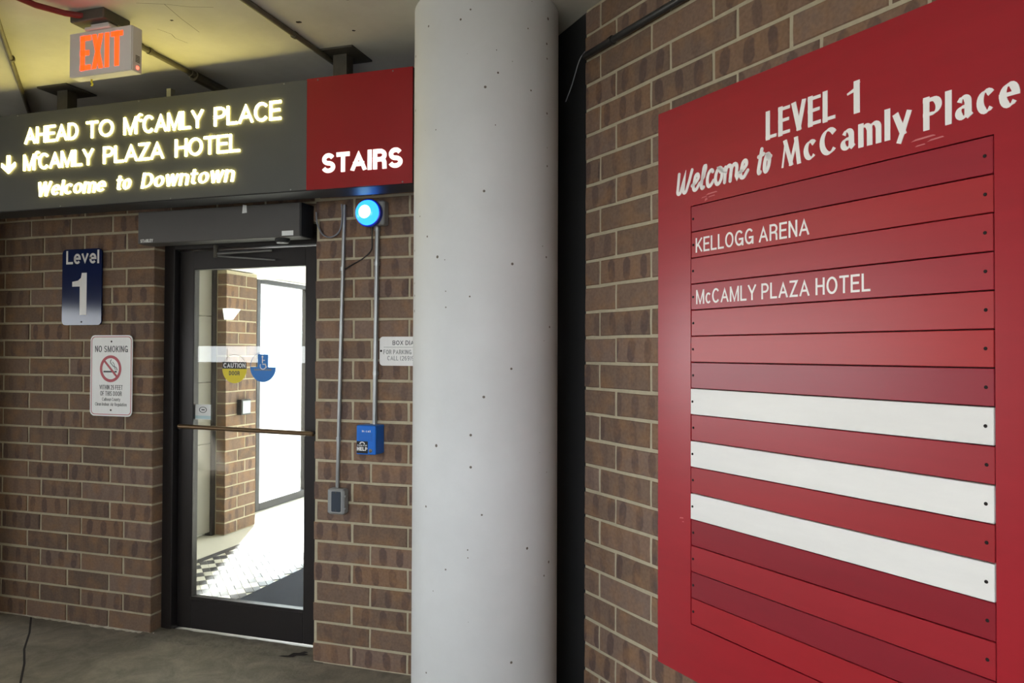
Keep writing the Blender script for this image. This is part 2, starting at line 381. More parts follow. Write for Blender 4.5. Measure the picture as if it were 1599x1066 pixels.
# ------------------------------------------------------------------ lettering (stroke alphabet)
def arc(cx, cy, rx, ry, a0, a1, n=14):
    return [(cx + rx * math.cos(math.radians(a0 + (a1 - a0) * k / n)), cy + ry * math.sin(math.radians(a0 + (a1 - a0) * k / n))) for k in range(n + 1)]
X = 0.72
G = {
 'A': (.70, [[(0, 0), (.35, 1), (.70, 0)], [(.13, .30), (.57, .30)]]),
 'B': (.58, [[(0, 0), (0, 1), (.30, 1)] + arc(.30, .76, .24, .24, 90, -90) + [(0, .52)], [(.28, .52)] + arc(.30, .26, .28, .26, 90, -90) + [(0, 0)]]),
 'C': (.66, [arc(.35, .5, .35, .5, 42, 318, 22)]),
 'D': (.62, [[(0, 0), (0, 1), (.24, 1)] + arc(.24, .5, .38, .5, 90, -90, 18) + [(0, 0)]]),
 'E': (.52, [[(.52, 1), (0, 1), (0, 0), (.52, 0)], [(0, .52), (.46, .52)]]),
 'F': (.50, [[(.50, 1), (0, 1), (0, 0)], [(0, .52), (.42, .52)]]),
 'G': (.70, [arc(.36, .5, .36, .5, 42, 340, 24) + [(.70, .42), (.40, .42)], [(.70, .42), (.70, 0)]]),
 'H': (.60, [[(0, 0), (0, 1)], [(.60, 0), (.60, 1)], [(0, .52), (.60, .52)]]),
 'I': (.0001, [[(0, 0), (0, 1)]]),
 'K': (.60, [[(0, 0), (0, 1)], [(.58, 1), (.02, .38)], [(.20, .56), (.60, 0)]]),
 'L': (.48, [[(0, 1), (0, 0), (.48, 0)]]),
 'M': (.80, [[(0, 0), (0, 1)], (.74, [(.03, 1.06), (.40, -.04)]), (.74, [(.40, -.04), (.77, 1.06)]), [(.80, 1), (.80, 0)]]),
 'N': (.60, [[(0, 0), (0, 1)], [(.02, 1), (.58, 0)], [(.60, 0), (.60, 1)]]),
 'O': (.72, [arc(.36, .5, .36, .5, 90, 450, 30)]),
 'P': (.55, [[(0, 0), (0, 1), (.28, 1)] + arc(.28, .73, .27, .27, 90, -90) + [(0, .46)]]),
 'R': (.60, [[(0, 0), (0, 1), (.30, 1)] + arc(.30, .74, .27, .26, 90, -90) + [(0, .48)], [(.34, .48)] + arc(.34, .26, .22, .22, 90, 0, 8) + [(.57, 0)]]),
 'S': (.60, [arc(.30, .745, .27, .255, 25, 270, 16) + arc(.30, .245, .30, .245, 90, -160, 18)[0:]]),
 'T': (.58, [[(0, 1), (.58, 1)], [(.29, 1), (.29, 0)]]),
 'U': (.58, [[(0, 1), (0, .28)] + arc(.29, .28, .29, .28, 180, 360) + [(.58, 1)]]),
 'V': (.66, [[(0, 1), (.33, 0), (.66, 1)]]),
 'W': (.92, [[(0, 1), (.23, 0), (.46, 1), (.69, 0), (.92, 1)]]),
 'X': (.62, [[(0, 0), (.62, 1)], [(0, 1), (.62, 0)]]),
 'Y': (.66, [[(0, 1), (.33, .42), (.66, 1)], [(.33, .44), (.33, 0)]]),
 'Z': (.58, [[(0, 1), (.56, 1), (.02, 0), (.58, 0)]]),
 '1': (.24, [[(.24, 0), (.24, 1)], [(.24, .97), (.17, .80), (0, .74)]]),
 '2': (.52, [arc(.26, .72, .26, .28, 165, -20, 14) + [(.42, .44), (.10, .16), (0, 0), (.52, 0)]]),
 '5': (.52, [[(.48, 1), (.08, 1), (.03, .52)] + arc(.25, .32, .27, .32, 130, -150, 16)]),
 '6': (.54, [arc(.28, .5, .28, .5, 50, 180, 12) + [(0, .3)], arc(.27, .3, .27, .3, 180, 540, 22)]),
 '9': (.54, [arc(.26, .5, .28, .5, -130, 0, 12) + [(.54, .7)], arc(.27, .7, .27, .3, 0, 360, 22)]),
 '(': (.18, [arc(.32, .45, .32, .68, 125, 235)]),
 ')': (.18, [arc(-.14, .45, .32, .68, 55, -55)]),
 'a': (.46, [[(.03, .56)] + arc(.23, .50, .21, .22, 130, 0, 10) + [(.44, 0)], [(.44, .40), (.24, .40)] + arc(.20, .20, .20, .20, 90, 270, 12) + [(.32, .04), (.44, .14)]]),
 'b': (.50, [[(0, 0), (0, 1)], arc(.25, X / 2, .25, X / 2, 180, 540, 22)]),
 'c': (.46, [arc(.25, X / 2, .25, X / 2, 45, 315, 18)]),
 'd': (.50, [[(.50, 0), (.50, 1)], arc(.25, X / 2, .25, X / 2, 0, 360, 22)]),
 'e': (.50, [[(0, .38), (.50, .38)] + arc(.25, X / 2, .25, X / 2, 4, 318, 20)]),
 'g': (.50, [arc(.25, X / 2, .25, X / 2, 0, 360, 22), [(.50, X), (.50, 0)] + arc(.25, -.02, .25, .22, 0, -150, 10)]),
 'h': (.46, [[(0, 0), (0, 1)], [(0, .44)] + arc(.23, .47, .23, .25, 170, 0, 10) + [(.46, 0)]]),
 'i': (.0001, [[(0, 0), (0, X)], [(0, .93), (0, 1.0)]]),
 'l': (.0001, [[(0, 0), (0, 1)]]),
 'm': (.80, [[(0, 0), (0, X)], [(0, .44)] + arc(.20, .49, .20, .23, 170, 0, 10) + [(.40, 0)], [(.40, .44)] + arc(.60, .49, .20, .23, 170, 0, 10) + [(.80, 0)]]),
 'n': (.46, [[(0, 0), (0, X)], [(0, .44)] + arc(.23, .48, .23, .24, 170, 0, 10) + [(.46, 0)]]),
 'o': (.52, [arc(.26, X / 2, .26, X / 2, 90, 450, 24)]),
 'r': (.28, [[(0, 0), (0, X)], [(0, .44)] + arc(.20, .50, .20, .22, 170, 65, 8)]),
 't': (.30, [[(.12, .94), (.12, .18)] + arc(.26, .16, .14, .16, 180, 300, 8), [(0, X), (.30, X)]]),
 'u': (.46, [[(0, X), (0, .24)] + arc(.23, .24, .23, .24, 180, 360, 12), [(.46, X), (.46, 0)]]),
 'v': (.48, [[(0, X), (.24, 0), (.48, X)]]),
 'w': (.72, [[(0, X), (.18, 0), (.36, X), (.54, 0), (.72, X)]]),
 'y': (.48, [[(0, X), (.25, .04)], [(.48, X), (.20, -.12), (.10, -.26), (-.02, -.24)]]),
 ' ': (.20, []),
}
# flared roman forms, thick and thin
GF = dict(G)
GF.update({
 'M': (.90, [(.45, [(.0, 0), (.16, 1)]), (.85, [(.16, 1), (.46, .0)]), (.75, [(.46, .0), (.76, 1)]), (.85, [(.76, 1), (.90, 0)])]),
 'y': (.50, [[(0, X), (.26, .06)], [(.50, X), (.26, .06), (.14, -.24)]]),
 'a': (.46, [[(.05, .58)] + arc(.21, .52, .19, .20, 120, 0, 10) + [(.40, .10), (.48, .0)], [(.40, .42), (.24, .38)] + arc(.19, .19, .19, .19, 90, 290, 12) + [(.40, .16)]]),
})
# rounded brush-script forms
GS = dict(G)
GS.update({
 'W': (.95, [[(0, .96), (.02, .40)] + arc(.15, .16, .13, .16, 180, 330, 8) + [(.40, .55), (.46, .92), (.44, .40)] + arc(.58, .16, .13, .16, 180, 330, 8) + [(.84, .55), (.95, 1.0)]]),
 'e': (.44, [[(-.04, .24), (.20, .34), (.36, .50)] + arc(.24, .54, .13, .18, 0, 150, 8) + [(.08, .34)] + arc(.23, .18, .16, .18, 175, 320, 10) + [(.50, .26)]]),
 'l': (.24, [[(-.04, .24), (.14, .55), (.22, .88)] + arc(.15, .90, .07, .12, 0, 180, 8) + [(.04, .30)] + arc(.15, .14, .11, .14, 180, 310, 8)]),
 'c': (.40, [arc(.22, .36, .20, .36, 55, 310, 16) + [(.46, .22)]]),
 'o': (.46, [arc(.22, .36, .21, .36, 100, 460, 24) + [(.30, .56), (.50, .60)]]),
 'm': (.80, [[(0, .66), (.04, 0)], [(.04, .40)] + arc(.22, .48, .17, .22, 165, 0, 8) + [(.40, 0)], [(.40, .40)] + arc(.58, .48, .17, .22, 165, 0, 8) + [(.76, .18), (.84, .04), (.94, .20)]]),
 't': (.34, [[(.18, 1.0), (.10, .20)] + arc(.22, .15, .12, .15, 180, 310, 8), [(-.04, .70), (.40, .78)]]),
})

def lettering(name, parent, text, x0, x1, z0, H, m, w=0.14, y=0.0, d=0.001, track=0.16, slant=0.0, lo=1.0, nib=0.0, table=None, round_cap=False, rise=0.0, fit=True):
    """text from x0 to x1 on a plane facing -y; w = stroke weight over cap height; the front face lies at y - d"""
    tb = table or G
    hw = w * H / 2
    chars = [tb[c] for c in text]
    gap = track * H
    nat = sum((c[0] * (H - 2 * hw) + 2 * hw) if c[1] else c[0] * H for c in chars) + gap * (len(chars) - 1)
    fixed = sum(2 * hw for c in chars if c[1])
    k = (x1 - x0 - fixed) / (nat - fixed) if fit else 1.0
    mb = MB()
    px = x0
    d0, si = d, 0
    for ci, (cw, strokes) in enumerate(chars):
        if not strokes:
            px += (cw * H + gap) * k
            continue
        inner = cw * (H - 2 * hw) * k
        if cw < .001: inner = 0.0
        dzc = rise * (px - x0)
        todo = []
        for st in strokes:
            mul_, st = st if isinstance(st, tuple) else (1.0, st)
            if lo < 1:                      # a broad nib turns at sharp corners: start a new stroke there
                cur = [st[0]]
                for q0, q1, q2 in zip(st, st[1:], st[2:]):
                    cur.append(q1)
                    a_, b_ = math.atan2(q1[1] - q0[1], q1[0] - q0[0]), math.atan2(q2[1] - q1[1], q2[0] - q1[0])
                    if abs((b_ - a_ + PI) % (2 * PI) - PI) > .85:
                        todo.append((mul_, cur)); cur = [q1]
                cur.append(st[-1]); todo.append((mul_, cur))
            else:
                todo.append((mul_, st))
        for mul_, st in todo:
            si += 1
            d = d0 + .00006 * (si % 5)       # crossing strokes never share a plane
            pts = []
            for (a, b) in st:
                gx = hw + (a / cw if cw > .001 else 0) * inner
                gz = hw + b * (H - 2 * hw)
                q = (gx, gz)
                if not pts or math.hypot(q[0] - pts[-1][0], q[1] - pts[-1][1]) > 1e-6 * max(H, 1e-3):
                    pts.append(q)
            if len(pts) < 2: continue
            closed = math.hypot(pts[0][0] - pts[-1][0], pts[0][1] - pts[-1][1]) < 1e-4 * H
            if closed: pts = pts[:-1]
            n = len(pts)
            if not closed:          # square ends, trimmed to the letter's height below
                for e, f in ((0, 1), (-1, -2)):
                    dx, dz = pts[e][0] - pts[f][0], pts[e][1] - pts[f][1]
                    l = math.hypot(dx, dz)
                    ext = hw * (1.0 if (n < 6 or abs(dx) < .05 * l or abs(dz) < .05 * l) else 0.15)
                    if round_cap: ext = 0
                    pts[e] = (pts[e][0] + dx / l * ext, pts[e][1] + dz / l * ext)
            Lf, Rt = [], []
            for i in range(n):
                a = pts[(i - 1) % n] if (closed or i > 0) else pts[i]
                c = pts[(i + 1) % n] if (closed or i < n - 1) else pts[i]
                b = pts[i]
                d1 = (b[0] - a[0], b[1] - a[1]); d2 = (c[0] - b[0], c[1] - b[1])
                l1 = math.hypot(*d1) or 1; l2 = math.hypot(*d2) or 1
                if a is b: d1, l1 = d2, l2
                if c is b: d2, l2 = d1, l1
                n1 = (-d1[1] / l1, d1[0] / l1); n2 = (-d2[1] / l2, d2[0] / l2)
                mx, mz = n1[0] + n2[0], n1[1] + n2[1]
                ml = math.hypot(mx, mz)
                if ml < 1e-6: mx, mz, ml = n1[0], n1[1], 1.0
                mx /= ml; mz /= ml
                cosh = max(mx * n1[0] + mz * n1[1], 0.28)
                tang = math.atan2(d1[1] / l1 + d2[1] / l2, d1[0] / l1 + d2[0] / l2)
                ww = mul_ * hw * (lo + (1 - lo) * abs(math.sin(tang - nib))) / cosh
                Lf.append((b[0] + mx * ww, b[1] + mz * ww)); Rt.append((b[0] - mx * ww, b[1] - mz * ww))
            top = H if max(p[1] for p in pts) > .8 * H else 1e9
            bot = 0 if min(p[1] for p in pts) > -.05 * H else -1e9
            def fin(p):
                z = min(max(p[1], bot), top)
                return (px + p[0] + slant * z, z0 + z + dzc)
            Lf = [fin(p) for p in Lf]; Rt = [fin(p) for p in Rt]
            rings = [[(l[0], y - d, l[1]), (r[0], y - d, r[1]), (r[0], y, r[1]), (l[0], y, l[1])] for l, r in zip(Lf, Rt)]
            if closed: rings.append(rings[0])
            mb.quad_strip(rings, cap0=not closed, cap1=not closed)
            if round_cap and not closed:
                for e in (0, -1):
                    c = fin(pts[e]); rr = math.hypot(Lf[e][0] - Rt[e][0], Lf[e][1] - Rt[e][1]) / 2
                    mb.poly([(c[0] + rr * math.cos(2 * PI * t / 12), c[1] + rr * math.sin(2 * PI * t / 12)) for t in range(12)], y - d, y)
        px += inner + 2 * hw + gap * k
    return mb.obj(name, m, parent)

def ring_mesh(mb, cx, cz, r0, r1, y0, y1, a0=0, a1=360, n=40, sx=1.0):
    full = abs(a1 - a0) >= 360
    rings = []
    for k in range(n + (0 if full else 1)):
        a = math.radians(a0 + (a1 - a0) * k / n)
        c, s = math.cos(a) * sx, math.sin(a)
        rings.append([(cx + r0 * c, y0, cz + r0 * s), (cx + r1 * c, y0, cz + r1 * s), (cx + r1 * c, y1, cz + r1 * s), (cx + r0 * c, y1, cz + r0 * s)])
    if full: rings.append(rings[0])
    mb.quad_strip(rings, cap0=not full, cap1=not full)
    return mb

def disc(cx, cz, r, n=24, a0=0, a1=360, sx=1.0):
    m_ = n if abs(a1 - a0) >= 360 else n + 1
    return [(cx + sx * r * math.cos(math.radians(a0 + (a1 - a0) * k / n)), cz + r * math.sin(math.radians(a0 + (a1 - a0) * k / n))) for k in range(m_)]

# ------------------------------------------------------------------ bricks
BL, BH, JT = 0.3048, 0.1016, 0.0115
BRICK = {}
def brick_mesh(length, depth, chip):
    k = (round(length, 3), round(depth, 3), chip)
    if k in BRICK: return BRICK[k]
    rnd = random.Random(hash(k) & 0xffff)
    h = BH - JT; e = 0.0035
    j = lambda: rnd.uniform(-0.0016, 0.0016)
    hx = length / 2; hz = h / 2
    cs = [(-hx, -hz), (hx, -hz), (hx, hz), (-hx, hz)]
    # eight outline points so the arris is not ruler-straight
    out = []
    for i in range(4):
        a, b = cs[i], cs[(i + 1) % 4]
        out.append((a[0] + j(), a[1] + j()))
        out.append(((a[0] + b[0]) / 2 + j(), (a[1] + b[1]) / 2 + j()))
    def ring(y, ins):
        return [(x * (1 - ins / hx), y, z * (1 - ins / hz)) for x, z in out]
    mb = MB()
    mb.quad_strip([ring(j() * .8, e), ring(e, 0), ring(depth, 0)])
    me = bpy.data.meshes.new('brick')
    me.from_pydata(mb.v, [], mb.f)
    me.materials.append(M['brick'])
    import bmesh
    bm = bmesh.new(); bm.from_mesh(me); bmesh.ops.recalc_face_normals(bm, faces=bm.faces); bm.to_mesh(me); bm.free()
    BRICK[k] = me
    return me

def lay_bricks(wall, s0, s1, c0, c1, phase_even, phase_odd, y, depth=0.09, skip=None):
    """courses c0..c1-1 of one-third running bond; a joint lies at s = phase + k*BL; local frame of the wall: x along, -y out"""
    for c in range(c0, c1):
        ph = phase_even if c % 2 == 0 else phase_odd
        k = math.floor((s0 - ph) / BL)
        while True:
            a = ph + k * BL; b = a + BL
            k += 1
            if a >= s1 - 1e-6: break
            lo = max(a + JT / 2, s0) if a > s0 - 1e-6 else s0
            hi = min(b - JT / 2, s1) if b < s1 + 1e-6 else s1
            if a <= s0 + 1e-6: lo = s0
            if b >= s1 - 1e-6: hi = s1
            if hi - lo < 0.02: continue
            if skip and skip(lo, hi, c): continue
            me = brick_mesh(hi - lo, depth, random.randrange(4))
            o = bpy.data.objects.new('brick', me)
            COL.objects.link(o)
            o.parent = wall
            o.location = ((lo + hi) / 2 + random.uniform(-.001, .001), y + random.uniform(-.0012, .0012), (c + .5) * BH + random.uniform(-.0008, .0008))

# ------------------------------------------------------------------ the shell
CZ = 2.95
DL, DM = 3.385, 3.336
LX, MX = -3.155, -2.096            # door opening
RX, RY, PHI = -0.5522, 2.9002, math.radians(42.873)
ru = Vector((math.cos(PHI), -math.sin(PHI), 0)); rn = Vector((math.sin(PHI), math.cos(PHI), 0))
def Rw(s, o=0.0, z=0.0):
    return Vector((RX, RY, 0)) + ru * s - rn * o + Vector((0, 0, z))

# garage floor and ceiling
fl = MB().box(-7.8, 6.5, -1.5, 3.47, -0.25, 0.0).obj('floor', M['floor'])
tag(fl, 'stained grey concrete garage floor in front of the door', 'floor', kind='structure')
jn = MB()
cpts = [(-4.02, 3.384), (-3.972, 3.342), (-3.80, 3.19), (-3.62, 3.01), (-3.45, 2.87), (-3.268, 2.70), (-2.6, 2.1), (-2.0, 1.55)]
for (a, b), (c, d) in zip(cpts, cpts[1:]):
    L_ = math.hypot(c - a, d - b); nx, ny = -(d - b) / L_ * .005, (c - a) / L_ * .005
    jn.quad_strip([[(a + nx, b + ny, .0006), (a - nx, b - ny, .0006)], [(c + nx, d + ny, .0006), (c - nx, d - ny, .0006)]], closed=False, cap0=False, cap1=False)
jn.obj('floor_joint', M['gap'], fl)
rp = MB()                                                     # rough patched lip before the threshold
n_ = 26
rows = []
for k in range(n_ + 1):
    x = LX - .05 + (MX + .06 - LX + .05) * k / n_
    rows.append([(x, 3.47, .010 + random.uniform(-.002, .003)), (x, 3.40 + random.uniform(-.012, .012), .008 + random.uniform(-.002, .002)), (x, 3.33 + random.uniform(-.025, .02), .0004)])
rp.quad_strip(rows, closed=False, cap0=False, cap1=False)
rp.obj('threshold_patch', mat('patched_concrete', lin(112, 106, 94), rough=.95, var=.4, vscale=14, bump=.8, bscale=60), fl)
br = MB()                                                     # dark broken spot beside the right jamb
br.quad_strip([[(-2.30, 3.335, .003), (-2.285, 3.345, .004), (-2.25, 3.352, .006), (-2.235, 3.375, .0125), (-2.205, 3.385, .0128), (-2.19, 3.408, .0135), (-2.165, 3.402, .0135), (-2.175, 3.385, .0128), (-2.15, 3.38, .0125), (-2.165, 3.366, .0115), (-2.205, 3.358, .009), (-2.215, 3.345, .006), (-2.26, 3.336, .004)]], cap0=True, cap1=False)
br.obj('floor_chip', M['gap'], fl)

cr_ = MB()                                                    # crumbled mortar along the wall foot
rows = []
for k in range(61):
    x = -4.30 + 1.17 * k / 60
    w_ = random.uniform(.004, .016) * (1 if k > 14 else .5)
    rows.append([(x, DL + .004, .004 + random.uniform(0, .008)), (x, DL - w_, .001)])
cr_.quad_strip(rows, closed=False, cap0=False, cap1=False)
cr_.obj('mortar_edge', mat('crumbled_pale_mortar', lin(186, 180, 164), rough=1, var=.25, vscale=40, bump=.8, bscale=90), fl)
ce = MB().box(-7.8, 6.5, -1.5, 3.6, CZ, CZ + .3).obj('ceiling', M['ceiling'])
tag(ce, 'pale painted concrete garage ceiling slab', 'ceiling', kind='structure')
sp = MB()
for (x, y, r) in ((-1.80, 2.72, .016), (-2.30, 2.55, .010), (-2.08, 2.42, .008), (-1.62, 2.86, .010), (-1.5, 2.6, .007)):
    sp.quad_strip([[(x + r * random.uniform(.6, 1.2) * math.cos(t), y + .7 * r * random.uniform(.6, 1.2) * math.sin(t), CZ - .0006) for t in (2 * PI * k / 9 for k in range(9))]], cap0=True, cap1=False)
sp.obj('ceiling_chip', M['gap'], ce)
cf = MB()
for pts in ([(-2.42, 2.60), (-2.40, 2.66), (-2.415, 2.70), (-2.40, 2.76)], [(-2.32, 2.38), (-2.22, 2.42), (-2.14, 2.47), (-2.05, 2.50)], [(-2.22, 2.42), (-2.25, 2.55), (-2.27, 2.68)]):
    for (a, b), (c, d) in zip(pts, pts[1:]):
        L_ = math.hypot(c - a, d - b); w_ = .0011
        nx, ny = -(d - b) / L_ * w_, (c - a) / L_ * w_
        cf.quad_strip([[(a + nx, b + ny, CZ - .0005), (a - nx, b - ny, CZ - .0005)], [(c + nx, d + ny, CZ - .0005), (c - nx, d - ny, CZ - .0005)]], closed=False, cap0=False, cap1=False)
cf.obj('hairline_crack', M['dark_metal'], ce)

# door wall left of the door (and over it)
wl = MB()
wl.box(-7.8, LX - .004, DL + .004, DL + .21, 0, CZ)
wl.box(LX - .004, MX - .01, DL + .004, DL + .21, 2.2392, CZ)
wl = wl.obj('wall_left', M['mortar'])
tag(wl, 'brown brick wall left of the glass door, in one-third running bond', 'wall', kind='structure')
PL = -3.1474
lay_bricks(wl, -4.36, LX, 0, 22, PL, PL - 2 * BL / 3, DL)
lay_bricks(wl, -4.36, MX - .014, 22, 29, PL, PL - 2 * BL / 3, DL)
# door wall right of the door
wm = MB().box(MX + .004, -0.86, DM + .004, DL + .21, 0, CZ).obj('wall_back', M['mortar'])
tag(wm, 'brown brick wall between the glass door and the round column', 'wall', kind='structure')
PM = -1.5745
lay_bricks(wm, MX, -0.90, 0, 29, PM, PM - 2 * BL / 3, DM)
# diagonal wall with the red board
wr = MB().box(-.099 + .003, 6.6, .004, .24, 0, CZ).obj('wall_right', M['mortar'], loc=(RX, RY, 0), rz=-PHI)
tag(wr, 'brown brick wall behind the red directory board', 'wall', kind='structure')
lay_bricks(wr, -.099, 2.35, 0, 29, 0.0, BL / 3, 0.0)
# black steel closure between column and diagonal wall
tb_ = MB()
A_ = Rw(-.0995, -.012); B_ = Vector((-0.93, 3.33, 0))
dv = (B_ - A_).normalized(); nv = Vector((0, -.08, 0))
tb_.quad_strip([[A_, B_, B_ + nv * -1, A_ + nv * -1], [p + Vector((0, 0, CZ)) for p in (A_, B_, B_ - nv, A_ - nv)]])
tr = tb_.obj('trim_1', M['black'])
tag(tr, 'black steel strip closing the gap between column and right wall', 'trim', kind='structure')
# rest of the garage: parapets with open bays above, behind and left of the camera
pl = MB().box(-7.8, -7.5, -1.2, 3.39, 0, 1.0)
pl.box(-7.8, -7.5, -1.2, 3.39, 2.06, CZ)
pl = pl.obj('wall_west', M['parapet'])
tag(pl, 'concrete parapet and beam of the open garage side on the left', 'wall', kind='structure')
pb = MB().box(-7.8, -2.4, -1.5, -1.2, 0, 1.416)
pb.box(-7.8, -2.4, -1.5, -1.2, 1.633, CZ)
pb.box(-5.2, -2.4, -1.5, -1.2, 1.416, 1.633)
pb.box(-2.4, .35, -1.5, -1.2, 0, .95)
pb.box(-2.4, .35, -1.5, -1.2, 2.6, CZ)
pb.box(.35, 6.2, -1.5, -1.2, 0, CZ)
pb = pb.obj('wall_south', M['parapet'])
tag(pb, 'concrete parapet of the open garage bay behind the viewer', 'wall', kind='structure')
ww_ = MB().box(-2.6, -2.4, -1.2, 1.2, 0, CZ).obj('added_wing_wall', M['parapet'])  # added unseen wall, blocks daylight so the left bricks darken leftwards
tag(ww_, 'added concrete wing wall, unseen behind the viewer, shading the left brick wall', 'wall', kind='structure')
wp = MB().box(-5.0, -4.36, 3.22, DL + .003, 0, CZ).obj('wall_pier', M['mortar'])
tag(wp, 'shallow brick pier at the left end of the door wall', 'wall', kind='structure')
lay_bricks(wp, -5.0, -4.358, 0, 29, -4.358, -4.358 - BL / 3, 3.216)
we = MB().box(6.2, 6.5, -1.5, 3.6, 0, CZ).obj('wall_east', M['parapet'])
tag(we, 'plain concrete wall closing the garage on the far right', 'wall', kind='structure')
og = MB().box(-60, 60, -60, 60, -.6, -.3).obj('floor', M['asphalt'])
tag(og, 'pale outdoor paving around the building', 'ground', kind='structure')

# ------------------------------------------------------------------ round column
cm = MB()
n_ = 72; r_ = 0.295
prof = [(0, r_), (.02, r_), (1.0, r_), (2.0, r_), (CZ - .02, r_), (CZ, r_)]
cm.quad_strip([[(r * math.cos(2 * PI * k / n_), r * math.sin(2 * PI * k / n_), z) for k in range(n_)] for z, r in prof])
col_o = cm.obj('concrete_column', M['column'], loc=(-1.0246, 2.9014, 0), smooth=True)
tag(col_o, 'thick round white concrete column pitted with small holes', 'column')

# ------------------------------------------------------------------ red directory board on the diagonal wall
S0, Z0, S1, Z1 = 0.392, 0.516, 1.655, 2.386
bd = thing('directory_board', 'large red directory board with painted slats, mounted on the right brick wall', 'sign', loc=Rw(S0, 0, Z0), rz=-PHI)
W_, H_ = S1 - S0, Z1 - Z0
YF = -0.040
sl0, sl1 = 0.552 - S0, 1.486 - S0
zt, zb = 2.042 - Z0, 0.692 - Z0
MB().box(.01, W_ - .01, -.022, -.002, .01, H_ - .01).obj('backing', M['gap'], bd)
RF = red((176, 22, 36), .32)
fo = [(0, 0), (W_, 0), (W_, H_), (0, H_)]
fi = [(sl0 - .0015, zb - .0015), (sl1 + .0015, zb - .0015), (sl1 + .0015, zt + .0015), (sl0 - .0015, zt + .0015)]
frm = MB(); rg = [[(o_[0], YF, o_[1]), (i_[0], YF, i_[1]), (i_[0], -.003, i_[1]), (o_[0], -.003, o_[1])] for o_, i_ in zip(fo, fi)]
frm.quad_strip(rg + [rg[0]], cap0=False, cap1=False).obj('frame', RF, bd)
SR = [(168, 26, 42), (182, 34, 40), (178, 32, 42), (176, 34, 46), (184, 40, 46), (186, 34, 38), (160, 30, 46), None, (172, 34, 44), None, (172, 30, 38), None, (150, 18, 34), (172, 26, 38), (150, 22, 38), (178, 24, 36)]
ph = (zt - zb) / 16
screw = None
for i, c in enumerate(SR):
    z1 = zt - i * ph - .0014; z0 = zt - (i + 1) * ph + .0014
    off = 0.0035 if c is None else random.choice((0, .0008, .0015))
    s_ = MB().box(sl0 + .001, sl1 - .001, YF - off + .001, -.02, z0, z1, .0012).obj('slat', M['slat_white'] if c is None else red(c, .34), bd)
    if c is None: s_['label'] = 'white painted slat'
    for xs in (sl0 + .010, sl1 - .018):
        MB().lathe_y((xs, YF - off + .001, (z0 + z1) / 2), [(0, .0042), (-.0012, .0038), (-.0016, .0018)], 10).obj('screw', M['gap'], s_)
    if i == 1:
        lettering('lettering', s_, 'KELLOGG ARENA', .573 - S0, 1.009 - S0, 1.889 - Z0, .047, M['white_letter'], w=.13, y=YF - off + .001, d=.0006, track=.13)
    if i == 3:
        lettering('lettering', s_, 'McCAMLY PLAZA HOTEL', .576 - S0, 1.192 - S0, 1.7225 - Z0, .046, M['white_letter'], w=.13, y=YF - off + .001, d=.0006, track=.13)
lettering('lettering', bd, '1', 1.128 - S0, 1.165 - S0, 2.180 - Z0, .084, M['white_letter'], w=.215, y=YF, d=.0015, lo=.25, nib=.35)
lettering('lettering', bd, 'LEVEL', .861 - S0, 1.093 - S0, 2.181 - Z0, .084, M['white_letter'], w=.190, y=YF, d=.0015, track=.10, lo=.30, nib=.42, table=GF)
for wd, xa, xb in (('Welcome', .480, .792), ('to', .822, .876)):
    lettering('lettering', bd, wd, xa - S0, xb - S0, 2.086 - Z0, .080, M['white_letter'], w=.15, y=YF, d=.0015, track=-.02, slant=.16, table=GS, round_cap=True)
for wd, xa, xb in (('McCamly', .914, 1.302), ('Place', 1.330, 1.541)):
    lettering('lettering', bd, wd, xa - S0, xb - S0, 2.089 - Z0, .078, M['white_letter'], w=.205, y=YF, d=.0015, track=.10, lo=.25, nib=.42, table=GF)
scrape_m = mat('scraped_pale_paint', lin(206, 120, 122), rough=.7)
for (x, z, w, h) in ((.62, 2.066, .05, .006), (.63, 2.058, .03, .004), (.60, 2.060, .025, .004), (.615, 2.048, .012, .010), (1.30, 2.070, .06, .006), (1.34, 2.062, .04, .005), (1.31, 2.056, .025, .004), (.50, 1.022, .018, .005), (.512, 1.012, .008, .003)):
    sm = MB(); sm.poly([(x - S0, z - Z0), (x - S0 + w, z - Z0 + h * .4), (x - S0 + w * .9, z - Z0 + h), (x - S0 + w * .2, z - Z0 + h * .8)], YF - .0012, YF + .001)
    sm.obj('paint_scrape', scrape_m, bd)

# ------------------------------------------------------------------ overhead lit sign
OY = 3.0
sg = thing('overhead_sign', 'long charcoal and maroon overhead sign with lit white lettering above the door', 'sign', loc=(-3.0, OY, 2.306))
def ox(x): return x + 3.0
def oz(z): return z - 2.306
MB().box(ox(-4.34), ox(-1.402), .004, .165, 0.0, oz(2.822), .003).obj('housing', M['signframe'], sg)
MB().box(ox(-4.335), ox(-1.938), 0, .006, .004, oz(2.819)).obj('face_panel', M['signgrey'], sg)['label'] = 'charcoal face panel'
MB().box(ox(-1.937), ox(-1.404), -.001, .006, .002, oz(2.822)).obj('face_panel', M['signred'], sg)['label'] = 'maroon face panel'
LD = .006
kw = dict(w=.132, y=0, d=LD, track=.07)
lettering('lettering', sg, 'AHEAD', ox(-3.646), ox(-3.288), oz(2.655), .086, M['litletter'], **kw)
lettering('lettering', sg, 'TO', ox(-3.232), ox(-3.058), oz(2.652), .086, M['litletter'], **kw)
lettering('lettering', sg, 'M', ox(-2.992), ox(-2.910), oz(2.650), .087, M['litletter'], **kw)
lettering('lettering', sg, 'C', ox(-2.906), ox(-2.873), oz(2.709), .040, M['litletter'], w=.18, y=0, d=LD)
lettering('lettering', sg, 'CAMLY', ox(-2.872), ox(-2.512), oz(2.648), .088, M['litletter'], **kw)
lettering('lettering', sg, 'PLACE', ox(-2.447), ox(-2.074), oz(2.647), .090, M['litletter'], **kw)
lettering('lettering', sg, 'M', ox(-3.653), ox(-3.576), oz(2.515), .084, M['litletter'], **kw)
